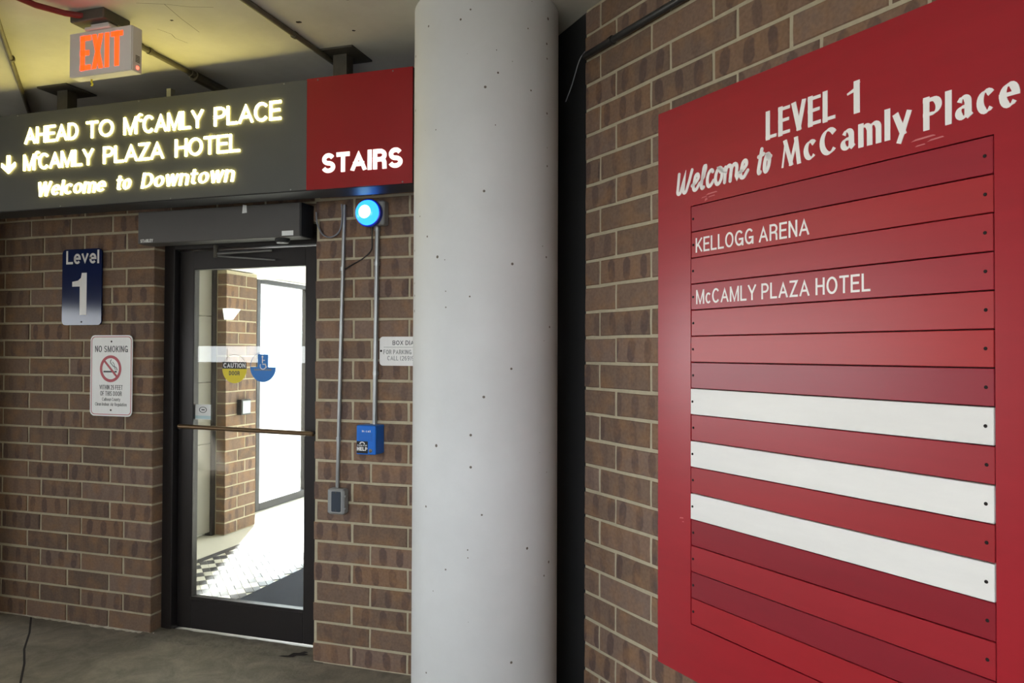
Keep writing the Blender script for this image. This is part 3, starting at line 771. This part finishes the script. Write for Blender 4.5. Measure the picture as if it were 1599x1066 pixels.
lettering('lettering', sg, 'C', ox(-3.573), ox(-3.541), oz(2.572), .040, M['litletter'], w=.18, y=0, d=LD)
lettering('lettering', sg, 'CAMLY', ox(-3.548), ox(-3.185), oz(2.515), .084, M['litletter'], **kw)
lettering('lettering', sg, 'PLAZA', ox(-3.120), ox(-2.745), oz(2.514), .086, M['litletter'], **kw)
lettering('lettering', sg, 'HOTEL', ox(-2.675), ox(-2.300), oz(2.514), .087, M['litletter'], **kw)
kw2 = dict(w=.175, y=0, d=LD, track=.10, slant=.20, lo=.30, nib=.35, table=GF)
lettering('lettering', sg, 'Welcome', ox(-3.560), ox(-3.110), oz(2.372), .076, M['litletter'], **kw2)
lettering('lettering', sg, 'to', ox(-3.040), ox(-2.950), oz(2.373), .076, M['litletter'], **kw2)
lettering('lettering', sg, 'Downtown', ox(-2.880), ox(-2.336), oz(2.374), .076, M['litletter'], **kw2)
ar = MB()
ar.box(ox(-3.770), ox(-3.750), -LD, 0, oz(2.525), oz(2.604))
ar.poly([(ox(-3.760), oz(2.508)), (ox(-3.712), oz(2.545)), (ox(-3.714), oz(2.566)), (ox(-3.760), oz(2.532)), (ox(-3.806), oz(2.566)), (ox(-3.808), oz(2.545))], -LD, 0)
ar.obj('arrow', M['litletter'], sg)
lettering('lettering', sg, 'STAIRS', ox(-1.855), ox(-1.450), oz(2.379), .090, M['stair_letter'], w=.22, y=-.001, d=.004, track=.07)
for x, z in ((-1.88, 2.812), (-1.50, 2.812), (-2.06, 2.812), (-2.9, 2.812), (-3.7, 2.812), (-2.02, 2.315), (-2.7, 2.314), (-3.4, 2.314), (-1.45, 2.315)):
    MB().lathe_y((ox(x), -.001, oz(z)), [(0, .004), (-.0015, .0036)], 10).obj('screw', M['grey_metal'], sg)
for x in (-1.80, -3.46):
    hb = MB()
    hb.box(ox(x) - .10, ox(x) + .10, -.01, .18, CZ - 2.306 - .008, CZ - 2.306)
    hb.box(ox(x) - .035, ox(x) + .035, .055, .115, oz(2.822), CZ - 2.306 - .008)
    hb.obj('hanger', M['dark_metal'], sg)
MB().box(ox(-2.76), ox(-2.735), .03, .06, oz(2.822), oz(2.872)).obj('tab', M['grey_metal'], sg)

# ------------------------------------------------------------------ exit sign
EX0, EX1, EZ0, EZ1, EYF = -2.682, -2.360, 2.695, 2.878, 2.400
ex = thing('exit_sign', 'white box exit sign with glowing red letters hanging from the ceiling', 'exit sign', loc=((EX0 + EX1) / 2, EYF, EZ0))
ew = (EX1 - EX0) / 2; eh = EZ1 - EZ0
MB().box(-ew, ew, .003, .055, 0, eh, .003).obj('housing', M['exit_white'], ex)
MB().box(-ew + .002, ew - .002, 0, .004, .002, eh - .002).obj('face_plate', M['exit_white'], ex)
def block(name, polys):
    b = MB()
    for p in polys: b.poly(p, -.0015, .0005)
    return b.obj(name, M['exit_red'], ex)
ez0, ez1 = .024, .165
q = .022
def bx2(x0, x1, z0, z1): return [(x0, z0), (x1, z0), (x1, z1), (x0, z1)]
x = -.102
block('letter', [bx2(x, x + q, ez0, ez1), bx2(x, x + .054, ez1 - .020, ez1), bx2(x, x + .046, .084, .104), bx2(x, x + .054, ez0, ez0 + .020)])
x = -.042
zm = (ez0 + ez1) / 2
block('letter', [[(x, ez0), (x + q, ez0), (x + .058, ez1), (x + .058 - q, ez1)], [(x, ez1), (x + .058 - q, ez0), (x + .058, ez0), (x + q, ez1)]])
x = .025
block('letter', [bx2(x, x + .021, ez0, ez1)])
x = .056
block('letter', [bx2(x, x + .060, ez1 - .020, ez1), bx2(x + .019, x + .041, ez0, ez1)])
MB().box(-.075, .055, -.01, .07, eh, eh + .014, .003).obj('canopy', M['exit_white'], ex)
MB().box(-.055, .035, .005, .055, eh + .014, eh + .030).obj('canopy_neck', M['exit_white'], ex)
MB().cyl((ew - .0005, .030, .018), (ew + .003, .030, .018), .007, 12).obj('indicator_light', M['led_red'], ex)
tg = MB()
for k in range(5): tg.box(ew - .0005, ew + .001, .020, .042, .040 + k * .006, .043 + k * .006)
tg.obj('test_grille', M['dark_metal'], ex)
MB().tube([(-.085, .04, .0), (-.086, .04, -.012), (-.080, .04, -.020), (-.086, .04, -.027)], .004, 6).obj('pull_cord', M['yellow'], ex)
jb = MB().box(-.10, .075, -.03, .11, 0, .044, .004).obj('junction_box', M['dark_metal'], loc=(-2.545, 2.395, CZ - .044))
tag(jb, 'dark metal junction box on the ceiling above the exit sign', 'junction box')

def conduit(name, pts, r, m, label, clips=(), group=None, fittings=()):
    base = Vector(pts[0])
    t = thing(name, label, 'conduit', loc=base, group=group)
    loc = [Vector(p) - base for p in pts]
    MB().tube(loc, r, 12).obj('pipe', m, t, smooth=True)
    for c, ax in clips:
        c = Vector(c) - base; ax = Vector(ax).normalized()
        MB().cyl(c - ax * .009, c + ax * .009, r * 1.3, 12).obj('clip', m, t)
    for a, b, rr in fittings:
        MB().cyl(Vector(a) - base, Vector(b) - base, rr, 14).obj('coupling', m, t)
    return t
zc = CZ - .013
conduit('ceiling_conduit', [(-1.873, 1.2, zc), (-1.873, 2.4, zc), (-1.870, 3.10, zc)], .012, M['conduit_dark'], 'thin dusty conduit on the ceiling running to the sign hanger near the column', clips=[((-1.873, 2.80, zc), (0, 1, 0))])
conduit('ceiling_conduit', [(-2.600, 2.51, zc), (-2.615, 2.85, zc), (-2.630, 3.36, zc)], .012, M['conduit_dark'], 'dusty conduit on the ceiling from the exit sign box back over the sign', clips=[((-2.607, 2.70, zc), (0, 1, 0)), ((-2.61, 2.76, zc), (0, 1, 0))], fittings=[((-2.622, 3.06, zc - .004), (-2.63, 3.30, zc - .004), .026), ((-2.619, 3.03, zc), (-2.622, 3.06, zc), .018)])
conduit('ceiling_conduit', [(-2.75, 2.10, zc), (-3.066, 2.403, zc), (-4.04, 3.36, zc)], .011, M['conduit_dark'], 'thin conduit slanting over the ceiling at the far left', clips=[((-3.30, 2.64, zc), (-.7, .7, 0))])
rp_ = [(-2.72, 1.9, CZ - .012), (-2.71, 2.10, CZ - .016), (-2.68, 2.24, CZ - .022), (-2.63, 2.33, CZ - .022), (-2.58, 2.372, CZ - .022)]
conduit('flexible_conduit', rp_, .012, M['glow_tinted_conduit'], 'short flexible conduit with red glow painted on, curving to the exit sign box', )

# ------------------------------------------------------------------ door frame, door and operator
fr = thing('trim_2', 'dark bronze aluminium door frame set in the brick opening', 'door frame', loc=((LX + MX) / 2, 3.46, 0), kind='structure')
cx = (LX + MX) / 2
MB().box(LX - cx + .001, -3.085 - cx, 0, .13, 0, 2.2, .003).obj('jamb', M['bronze'], fr)
MB().box(-3.088 - cx, -3.072 - cx, .085, .13, 0, 2.135).obj('door_stop', M['bronze'], fr)
MB().box(-2.105 - cx, MX - cx + .06, 0, .13, 0, 2.2, .003).obj('jamb', M['bronze'], fr)
MB().box(-3.085 - cx, -2.105 - cx, 0, .13, 2.135, 2.2, .003).obj('head', M['bronze'], fr)
MB().box(LX - cx + .001, MX - cx, -.005, .02, 2.2, 2.2385).obj('head_filler', M['black'], fr)

dr = thing('door_1', 'dark bronze framed glass door with a push bar and two round stickers', 'door', loc=(-2.6, 3.50, 0.02), kind='structure')
dx = lambda x: x + 2.6
dz = lambda z: z - .02
MB().box(dx(-3.080), dx(-2.982), 0, .045, -.011, dz(2.13), .003).obj('stile', M['bronze'], dr)
MB().box(dx(-2.262), dx(-2.110), 0, .045, -.011, dz(2.13), .003).obj('stile', M['bronze'], dr)
MB().box(dx(-2.984), dx(-2.260), 0, .045, dz(2.026), dz(2.13), .003).obj('rail', M['bronze'], dr)
MB().box(dx(-2.984), dx(-2.260), 0, .045, -.011, dz(.188), .003).obj('rail', M['bronze'], dr)
bead = MB()
bead.box(dx(-2.984), dx(-2.260), -.004, .012, dz(.172), dz(.190), .002)
bead.obj('glazing_bead', M['bronze'], dr)
MB().box(dx(-2.986), dx(-2.258), .019, .025, dz(.184), dz(2.030)).obj('glass_pane', M['glass'], dr)
pbz = dz(1.140)
pbm = MB().tube([(dx(-3.030), -.055, pbz + .006), (dx(-2.17), -.055, pbz - .006)], .0125, 14)
po = pbm.obj('push_bar', M['bronze_rail'], dr, smooth=True)
for x in (-3.025, -2.175):
    MB().cyl((dx(x), -.06, pbz), (dx(x), .002, pbz), .010, 12).obj('bar_mount', M['bronze'], po)
gy = .0188
# yellow sticker
st = MB().poly(disc(0, 0, .080, 24, 180, 360), gy - .0006, gy).obj('sticker', M['yellow'], dr); st.location = (dx(-2.722), 0, dz(1.468))
st['label'] = 'round yellow caution sticker'
MB().box(-.079, .079, gy - .0009, gy, .0, .038).obj('sticker_band', M['sticker_black'], st)
lettering('lettering', st, 'CAUTION', -.072, .072, .006, .026, M['paper'], w=.18, y=gy - .0009, d=.0003, track=.12)
lettering('lettering', st, 'DOOR', -.035, .035, -.036, .024, M['sign_ink'], w=.18, y=gy - .0006, d=.0003, track=.12)
ring_mesh(MB(), 0, 0, .0785, .080, gy - .0006, gy, 28, 152, 20).obj('sticker_outline', M['sign_fade'], st)
lf = MB(); lf.box(-.050, -.047, gy - .0005, gy, .04, .11); lf.obj('sticker_mark', M['sign_fade'], st)
# blue sticker
sb = MB().poly(disc(0, 0, .083, 24, 180, 360), gy - .0006, gy).obj('sticker', M['decal_blue'], dr); sb.location = (dx(-2.536), 0, dz(1.480))
sb['label'] = 'round blue accessible entrance sticker'
MB().poly([(-.034, 0), (.034, 0), (.034, .070), (-.034, .070)], gy - .0006, gy).obj('sticker_panel', M['decal_blue'], sb)
ring_mesh(MB(), 0, 0, .081, .083, gy - .0006, gy, 0, 180, 24).obj('sticker_outline', M['decal_blue'], sb)
wc = MB()
wc.poly(disc(-.004, .056, .006, 12), gy - .0010, gy)
wc.box(-.007, -.001, gy - .001, gy, .022, .050)
wc.box(-.004, .012, gy - .001, gy, .034, .039)
wc.poly([(-.004, .018), (.016, .018), (.026, -.002), (.020, -.004), (.012, .012), (-.004, .012)], gy - .001, gy)
ring_mesh(wc, .0, .006, .016, .021, gy - .001, gy, 150, 400, 20)
wc.obj('wheelchair_symbol', M['paper'], sb)
for k, (z, a) in enumerate(((-.020, .056), (-.040, .044))):
    l_ = MB()
    for j in range(9 - 2 * k): l_.box(-a + j * .0125, -a + j * .0125 + .009, gy - .0008, gy, z, z + .010)
    l_.obj('sticker_print', M['decal_blue'] if k else M['sign_fade'], sb)
# small notice at the edge of the pane
nt_ = MB().poly(bx2(0, .105, 0, .085), gy - .0006, gy).obj('notice', M['paper'], dr); nt_.location = (dx(-2.982), 0, dz(1.180))
nt_['label'] = 'small white notice with an oval mark'
ring_mesh(MB(), .052, .055, .014, .017, gy - .0009, gy, 0, 360, 24, 1.55).obj('oval_mark', M['sign_ink'], nt_)
MB().box(.042, .064, gy - .0009, gy, .052, .058).obj('oval_print', M['sign_ink'], nt_)
MB().box(.0, .105, gy - .0008, gy, .004, .022).obj('notice_band', mat('pale_blue_print', lin(190, 216, 222), rough=.7), nt_)

op = thing('door_operator', 'long charcoal automatic door operator housing above the glass door', 'door operator', loc=(-2.65, DL, 2.146))
ox2 = lambda x: x + 2.65
MB().box(ox2(-3.160), ox2(-2.150), 3.27 - DL, -.001, 0, .172, .003).obj('housing', M['operator'], op)
MB().box(ox2(-2.150), ox2(-2.140), 3.272 - DL, -.001, .001, .170).obj('end_cap', M['black'], op)
yf = 3.27 - DL
lettering('lettering', op, 'STANLEY', ox2(-3.142), ox2(-3.058), .006, .018, M['paper'], w=.24, y=yf, d=.0006, track=.10)
MB().box(ox2(-2.252), ox2(-2.185), yf - .001, yf, .006, .030).obj('maker_label', M['paper'], op)
tp = MB(); tp.poly([(ox2(-2.490), .132), (ox2(-2.462), .134), (ox2(-2.464), .172), (ox2(-2.486), .176)], yf - .002, yf)
tp.obj('tape', M['paper'], op)
MB().lathe_y((0, 0, 0), [(0, .034), (.010, .036), (.018, .030)], 20)
sn = MB()
sn.quad_strip([[(ox2(-2.285) + r * math.cos(2 * PI * k / 20), -.06 + r * .7 * math.sin(2 * PI * k / 20), z) for k in range(20)] for z, r in ((0, .040), (-.010, .042), (-.020, .034))])
sn.obj('sensor', M['black'], op)
sn2 = MB(); sn2.quad_strip([[(ox2(-2.285) + r * math.cos(2 * PI * k / 20), -.06 + r * .7 * math.sin(2 * PI * k / 20), z) for k in range(20)] for z, r in ((-.020, .033), (-.024, .032))])
sn2.obj('sensor_lens', M['grey_metal'], op)
am = MB()
pv = Vector((ox2(-2.79), .055, -.045))
am.cyl(pv + Vector((0, 0, .045)), pv + Vector((0, 0, -.02)), .012, 12)
am.obj('arm_pivot', M['dark_metal'], op)
MB().tube([pv, (ox2(-2.45), .080, -.035)], .006, 8).obj('arm', M['grey_metal'], op)
MB().tube([pv + Vector((0, 0, -.012)), (ox2(-2.44), .098, -.085)], .0045, 8).obj('arm', M['grey_metal'], op)

# ------------------------------------------------------------------ signs on the door wall
lv = thing('level_sign', 'navy blue sign reading Level 1 on the brick wall', 'sign', loc=(-3.655, DL, 1.713))
MB().poly(rrect(-.146, .144, 0, .438, .026), -.014, -.006).obj('panel', M['navy'], lv)
MB().box(-.06, .06, -.007, -.001, .03, .40).obj('mount', M['gap'], lv)
lettering('lettering', lv, 'Level', -.117, .125, .352, .078, M['sign_white'], w=.17, y=-.014, d=.0006, track=.08)
one = MB()
one.poly([(-.014, .058), (.036, .058), (.036, .300), (.000, .300), (-.006, .272), (-.028, .256), (-.070, .250), (-.070, .222), (-.014, .222)], -.0146, -.014)
one.obj('numeral', M['sign_white'], lv)
for z in (.018, .4355):
    MB().lathe_y((0, -.014, z), [(0, .0045), (-.002, .004)], 10).obj('screw', M['gap'], lv)

ns = thing('no_smoking_sign', 'white no smoking sign with a crimson border left of the door', 'sign', loc=(-3.437, DL, 1.196))
MB().poly(rrect(-.150, .150, 0, .458, .030), -.012, -.009).obj('panel', M['sign_white'], ns)
MB().box(-.05, .05, -.009, -.001, .03, .42).obj('mount', M['gap'], ns)
bo = rrect(-.142, .142, .008, .450, .024); bi = rrect(-.1385, .1385, .0115, .4465, .021)
b_ = MB(); rg = [[(a[0], -.0126, a[1]), (b[0], -.0126, b[1]), (b[0], -.012, b[1]), (a[0], -.012, a[1])] for a, b in zip(bi, bo)]
b_.quad_strip(rg + [rg[0]], cap0=False, cap1=False); b_.obj('border', M['sign_rim'], ns)
lettering('lettering', ns, 'NO SMOKING', -.116, .116, .362, .036, M['sign_ink'], w=.12, y=-.012, d=.0006, track=.20)
cg = MB(); cg.box(-.055, .020, -.0124, -.012, .247, .256); cg.box(.024, .040, -.0124, -.012, .247, .256); cg.obj('cigarette', M['sign_ink'], ns)
MB().tube([(.044, -.0122, .260), (.036, -.0122, .276), (.014, -.0122, .282), (.006, -.0122, .292), (-.004, -.0122, .300), (-.006, -.0122, .312), (.002, -.0122, .320)], .0018, 6).obj('smoke_line', M['sign_ink'], ns)
MB().tube([(.032, -.0122, .262), (.026, -.0122, .270), (.020, -.0122, .296), (.010, -.0122, .306)], .0014, 6).obj('smoke_line', M['sign_ink'], ns)
pr_ = MB(); ring_mesh(pr_, -.004, .268, .060, .076, -.0130, -.012, sx=1.0)
pr_.poly([(-.004 + a * .7071 + c * .7071, .268 - a * .7071 + c * .7071) for a, c in ((-.064, -.006), (.064, -.006), (.064, .006), (-.064, .006))], -.0130, -.012)
pr_.obj('prohibition_ring', M['sign_rim'], ns)
lettering('lettering', ns, 'WITHIN 25 FEET', -.082, .082, .150, .026, M['sign_ink'], w=.11, y=-.012, d=.0005, track=.20)
lettering('lettering', ns, 'OF THIS DOOR', -.076, .076, .115, .026, M['sign_ink'], w=.11, y=-.012, d=.0005, track=.20)
lettering('lettering', ns, 'Calhoun County', -.062, .066, .086, .018, M['sign_ink'], w=.10, y=-.012, d=.0005, track=.14)
lettering('lettering', ns, 'Clean Indoor Air Regulation', -.112, .112, .058, .018, M['sign_ink'], w=.10, y=-.012, d=.0005, track=.14)
for z in (.034, .422):
    MB().lathe_y((0, -.012, z), [(0, .0055), (-.001, .005)], 10).obj('screw_hole', M['gap'], ns)

bdg = thing('phone_sign', 'white phone instruction sign half hidden behind the column', 'sign', loc=(-1.52, DM, 1.498))
MB().poly(rrect(-.207, .207, 0, .142, .018), -.010, -.007).obj('panel', M['sign_white'], bdg)
MB().box(-.15, .15, -.007, -.001, .02, .12).obj('mount', M['gap'], bdg)
lettering('lettering', bdg, 'BOX DIAL', -.136, -.006, .101, .022, M['sign_ink'], w=.14, y=-.010, d=.0005, track=.18)
MB().box(-.185, .185, -.0104, -.010, .0895, .0912).obj('rule', M['sign_fade'], bdg)
lettering('lettering', bdg, 'FOR PARKING O', -.186, -.012, .056, .022, M['sign_fade'], w=.14, y=-.010, d=.0005, track=.18)
lettering('lettering', bdg, 'CALL (269)9', -.164, -.022, .026, .022, M['sign_fade'], w=.12, y=-.010, d=.0005, track=.18)
for x in (-.199, .199):
    MB().lathe_y((x, -.010, .072), [(0, .0055), (-.002, .0045)], 10).obj('screw', M['gap'], bdg)

# ------------------------------------------------------------------ strobe, call box, conduits on the wall
be = thing('strobe_beacon', 'glowing round blue strobe light below the overhead sign', 'beacon', loc=(-1.735, DM, 2.185))
MB().box(-.065, .050, -.055, -.001, .0, .118, .006).obj('back_box', M['boxgrey'], be)
cz_ = .055
MB().lathe_y((-.022, 0, cz_), [(-.052, .060), (-.060, .068), (-.082, .068), (-.086, .062)], 32).obj('rim', M['lens_rim'], be, smooth=True)
MB().lathe_y((-.022, 0, cz_), [(-.084, .062), (-.100, .058), (-.112, .046), (-.118, .028), (-.120, .008)], 32).obj('lens', M['lens'], be, smooth=True)
MB().lathe_y((-.022, 0, cz_), [(-.113, .036), (-.1195, .029), (-.1225, .017), (-.1238, .004)], 24).obj('flash_tube', M['lens_core'], be, smooth=True)
conduit('wall_conduit', [(-1.748, DM - .016, 1.205), (-1.740, DM - .016, 2.186)], .0115, M['grey_metal'], 'galvanised conduit between the blue strobe and the blue call box', clips=[((-1.744, DM - .016, 1.46), (0, 0, 1)), ((-1.741, DM - .016, 2.0), (0, 0, 1)), ((-1.740, DM - .016, 2.17), (0, 0, 1))])
conduit('wall_conduit', [(-1.953, DM - .016, .870), (-1.940, DM - .016, 1.5), (-1.924, DM - .016, 2.30)], .0095, M['grey_metal'], 'galvanised conduit beside the door down to the outlet box', clips=[((-1.948, DM - .016, 1.13), (0, 0, 1)), ((-1.932, DM - .016, 1.98), (0, 0, 1))])
cb = thing('call_box', 'blue emergency call box with a black help label', 'call box', loc=(-1.752, DM, 1.070))
MB().box(-.055, .049, -.092, -.001, 0, .140, .004).obj('housing', M['callblue'], cb)
gr = MB()
for k in range(6):
    for j in range(8): gr.box(-.036 + j * .009, -.033 + j * .009, -.0924, -.092, .066 + k * .007, .069 + k * .007)
gr.obj('speaker_grille', mat('dark_blue_slot', lin(14, 62, 130), rough=.6), cb)
lb = MB().box(-.052, .008, -.0928, -.092, .006, .064).obj('label', M['sticker_black'], cb)
lettering('lettering', lb, 'HELP', -.050, .006, .018, .018, M['paper'], w=.26, y=-.0928, d=.0004, track=.10)
lettering('lettering', lb, 'PUSH FOR', -.048, .004, .040, .007, M['paper'], w=.2, y=-.0928, d=.0004, track=.14)
hs = MB(); ring_mesh(hs, -.022, .050, .007, .012, -.0932, -.0928, 0, 180, 14, 1.25); hs.obj('handset_symbol', M['paper'], lb)
MB().lathe_y((.024, -.092, .020), [(0, .009), (-.004, .009), (-.006, .006)], 16).obj('push_button', M['chrome'], cb)
lettering('lettering', cb, 'in call', -.024, .022, .108, .010, M['paper'], w=.2, y=-.092, d=.0004, track=.12)
ob = thing('outlet_box', 'grey weatherproof outlet box with a dark cover low beside the door', 'outlet', loc=(-1.943, DM, .762))
MB().box(-.045, .048, -.055, -.001, 0, .126, .008).obj('housing', M['boxgrey'], ob)
MB().poly(rrect(-.018, .032, .014, .114, .006), -.059, -.055).obj('cover', M['boxcover'], ob)
for z in (.030, .090):
    MB().cyl((.046, -.042, z), (.056, -.042, z), .006, 10).obj('hinge', M['grey_metal'], ob)
for z in (.022, .108):
    MB().lathe_y((.006, -.059, z), [(0, .003), (-.0015, .0025)], 8).obj('screw', M['chrome'], ob)

def cable(name, pts, r, m, label):
    P = [Vector(p) for p in pts]; base = P[0]
    q_ = []
    for i in range(len(P) - 1):
        a, b, c, d = P[max(i - 1, 0)], P[i], P[i + 1], P[min(i + 2, len(P) - 1)]
        for k in range(6):
            t = k / 6
            q_.append(.5 * ((2 * b) + (c - a) * t + (2 * a - 5 * b + 4 * c - d) * t * t + (3 * b - a - 3 * c + d) * t ** 3))
    q_.append(P[-1])
    o = MB().tube([p - base for p in q_], r, 8).obj(name, m, loc=base, smooth=True)
    return tag(o, label, 'cable')
cable('looped_cable', [(-2.08, 3.31, 2.27), (-2.072, 3.31, 2.21), (-2.04, 3.31, 2.155), (-1.99, 3.31, 2.14), (-1.945, 3.31, 2.17), (-1.928, 3.305, 2.24), (-1.930, 3.30, 2.30)], .004, M['cable'], 'grey cable hanging in a loop beside the door operator')
cable('black_cable', [(-1.77, 3.325, 2.19), (-1.772, 3.325, 2.13), (-1.775, 3.325, 2.07), (-1.82, 3.325, 2.03), (-1.88, 3.325, 2.00), (-1.93, 3.325, 1.975)], .003, M['black_cable'], 'thin black cable sagging below the blue strobe')

# conduit along the top of the diagonal wall
a0 = Rw(-.075, .020, 2.752); a1 = Rw(.9, .020, 2.757); a2 = Rw(2.3, .020, 2.760)
conduit('wall_conduit', [a0, a1, a2], .013, M['conduit_black'], 'dark conduit running along the top of the right brick wall', clips=[(Rw(.10, .020, 2.753), ru), (Rw(.75, .020, 2.756), ru)])
cable('loose_wire', [Rw(-.072, .020, 2.77), Rw(-.10, .03, 2.74), Rw(-.15, .03, 2.66), Rw(-.19, .035, 2.60)], .002, M['cable'], 'thin loose wire at the end of the dark conduit')

# ------------------------------------------------------------------ vestibule behind the door
vf = MB().box(-4.75, -0.6, 3.475, 8.2, -.25, -.004).obj('floor', M['terrazzo'])
tag(vf, 'bright pale floor of the vestibule behind the glass door', 'floor', kind='structure')
TQ = .1015
MB().box(-3.945, -3.885, 3.62, 7.9, -.008, -.001).obj('floor_border', M['tile_dark'], vf)
tiles = {}
for t_ in ('tile_white', 'tile_dark'):
    tiles[t_] = MB().box(-TQ / 4 + .0012, TQ / 4 - .0012, -TQ / 2 + .0012, TQ / 2 - .0012, -.008, .0, .001).obj('floor_tile', M[t_], vf, rz=PI / 4)
first = {k: True for k in tiles}
c45 = math.sqrt(.5)
for i in range(-30, 31):
    for j in range(-30, 31):
        for h in (-.25, .25):
            u_, v_ = (i + h) * TQ, j * TQ
            x = -3.86 + c45 * (u_ - v_) + .036; y = 4.616 + c45 * (u_ + v_) + .036
            if not (-3.845 < x < -3.06 and 3.80 < y < 5.10): continue
            k = 'tile_dark' if (i + j) % 2 == 0 else 'tile_white'
            if first[k]: o = tiles[k]; first[k] = False
            else:
                o = tiles[k].copy(); COL.objects.link(o); o.parent = vf
            o.location = (x, y, 0.0)
em = MB().box(0, 1.5, 0, 1.15, 0, .010, .003).obj('entrance_mat', M['mat'], loc=(-3.06, 3.68, -.004))
tag(em, 'charcoal entrance mat on the floor inside the glass door', 'mat')
vc = MB().box(-4.9, -0.6, 3.6, 8.2, 2.52, 2.66).obj('ceiling', M['plaster'])
tag(vc, 'white vestibule ceiling behind the glass door', 'ceiling', kind='structure')
vl = MB()
vl.box(-4.75, -4.56, 5.376, 5.79, 0, 2.27)
vl.box(-4.75, -4.24, 3.6, 6.29, 2.27, 2.52)
vl.box(-4.75, -4.42, 3.6, 5.376, 0, 2.27)
vl.box(-4.75, -4.62, 5.79, 6.24, 0, 2.27)
vl.box(-4.75, -4.56, 6.24, 8.2, 2.30, 2.52)
vl = vl.obj('wall_inner_left', M['plaster'])
tag(vl, 'vestibule side wall with a brick pier, seen through the glass door', 'wall', kind='structure')
# pier bricks: the face runs along +y, turned a quarter
pier = thing('brick_pier', 'brick pier inside the vestibule, seen through the door glass', 'pier', loc=(-4.241, 5.372, 0), rz=PI / 2)
MB().box(.004, .414, .004, .30, 0, 2.26).obj('mortar_core', M['mortar'], pier)
lay_bricks(pier, 0.0, .418, 0, 22, .165, .165 + BL / 3, 0.0)
d2 = thing('door_2', 'beige enamelled metal door in the vestibule, left of the brick pier', 'door', loc=(-4.36, 4.4, 0), kind='structure')
for k, (z0, z1) in enumerate(((.03, .78), (.784, 1.30), (1.304, 1.86), (1.864, 2.26))):
    MB().box(-.05, 0, -.55, .96, z0, z1, .002).obj('panel', M['cream'], d2)
MB().box(-.05, .02, .93, .972, 0, 2.27).obj('jamb', M['bronze'], d2)
w1 = thing('window_1', 'bright glazed opening with dark frame at the side of the vestibule', 'window', loc=(-4.6, 6.26, 0), kind='structure')
MB().box(-.04, .03, -.02, .04, 0, 2.28, .003).obj('window_frame', M['bronze'], w1)
MB().box(-.04, .03, .85, .90, 0, 2.28, .003).obj('window_frame', M['bronze'], w1)
MB().box(-.04, .03, 1.82, 1.86, 0, 2.28, .003).obj('window_frame', M['bronze'], w1)
MB().box(-.04, .03, .04, 1.82, 0, .075, .003).obj('window_frame', M['bronze'], w1)
MB().box(-.04, .03, .04, 1.82, 2.235, 2.28, .003).obj('window_frame', M['bronze'], w1)
MB().box(-.008, .0, .035, .855, .07, 2.24).obj('glass_pane', M['glass_clear'], w1)
MB().box(-.008, .0, .895, 1.825, .07, 2.24).obj('glass_pane', M['glass_clear'], w1)
w2 = thing('added_storefront', 'added storefront glazing at the far end, letting more daylight into the vestibule', 'window', loc=(-2.7, 8.15, 0), kind='structure')  # added glazing, brings in daylight to brighten the vestibule floor
for x in (-1.86, -.62, .62, 1.86):
    MB().box(x - .03, x + .03, -.04, .04, 0, 2.52).obj('window_frame', M['bronze'], w2)
for z0, z1 in ((0, .08), (2.44, 2.52)):
    MB().box(-1.83, 1.83, -.04, .04, z0, z1).obj('window_frame', M['bronze'], w2)
for x in (-1.83, -.59, .65):
    MB().box(x, x + 1.18, -.004, .004, .08, 2.44).obj('glass_pane', M['glass_clear'], w2)
vr = MB().box(-0.8, -0.6, 3.6, 8.1, -.004, 2.6).obj('wall_inner_right', M['plaster'])
tag(vr, 'white right wall of the vestibule', 'wall', kind='structure')
sc_ = thing('wall_sconce', 'small white tapered wall light on the brick pier in the vestibule', 'lamp', loc=(-4.24, 5.36, 1.835), rz=PI / 2)
shade = MB(); shade.quad_strip([[(.045 * math.cos(t), -.03 + .045 * math.sin(t) * .6, 0) for t in (2 * PI * k / 16 for k in range(16))], [(.095 * math.cos(t), -.06 + .095 * math.sin(t) * .55, .088) for t in (2 * PI * k / 16 for k in range(16))]])
shade.obj('shade', M['sconce'], sc_, smooth=True)
MB().box(-.02, .02, -.03, .0, .01, .05).obj('wall_plate', M['exit_white'], sc_)
rd = thing('card_reader', 'small dark framed wall box on the brick pier in the vestibule', 'wall box', loc=(-4.24, 5.58, 1.01), rz=PI / 2)
MB().box(-.065, .065, -.05, -.001, 0, .135, .004).obj('housing', M['bronze'], rd)
MB().box(-.050, .055, -.053, -.05, .012, .122).obj('face', M['grey_metal'], rd)
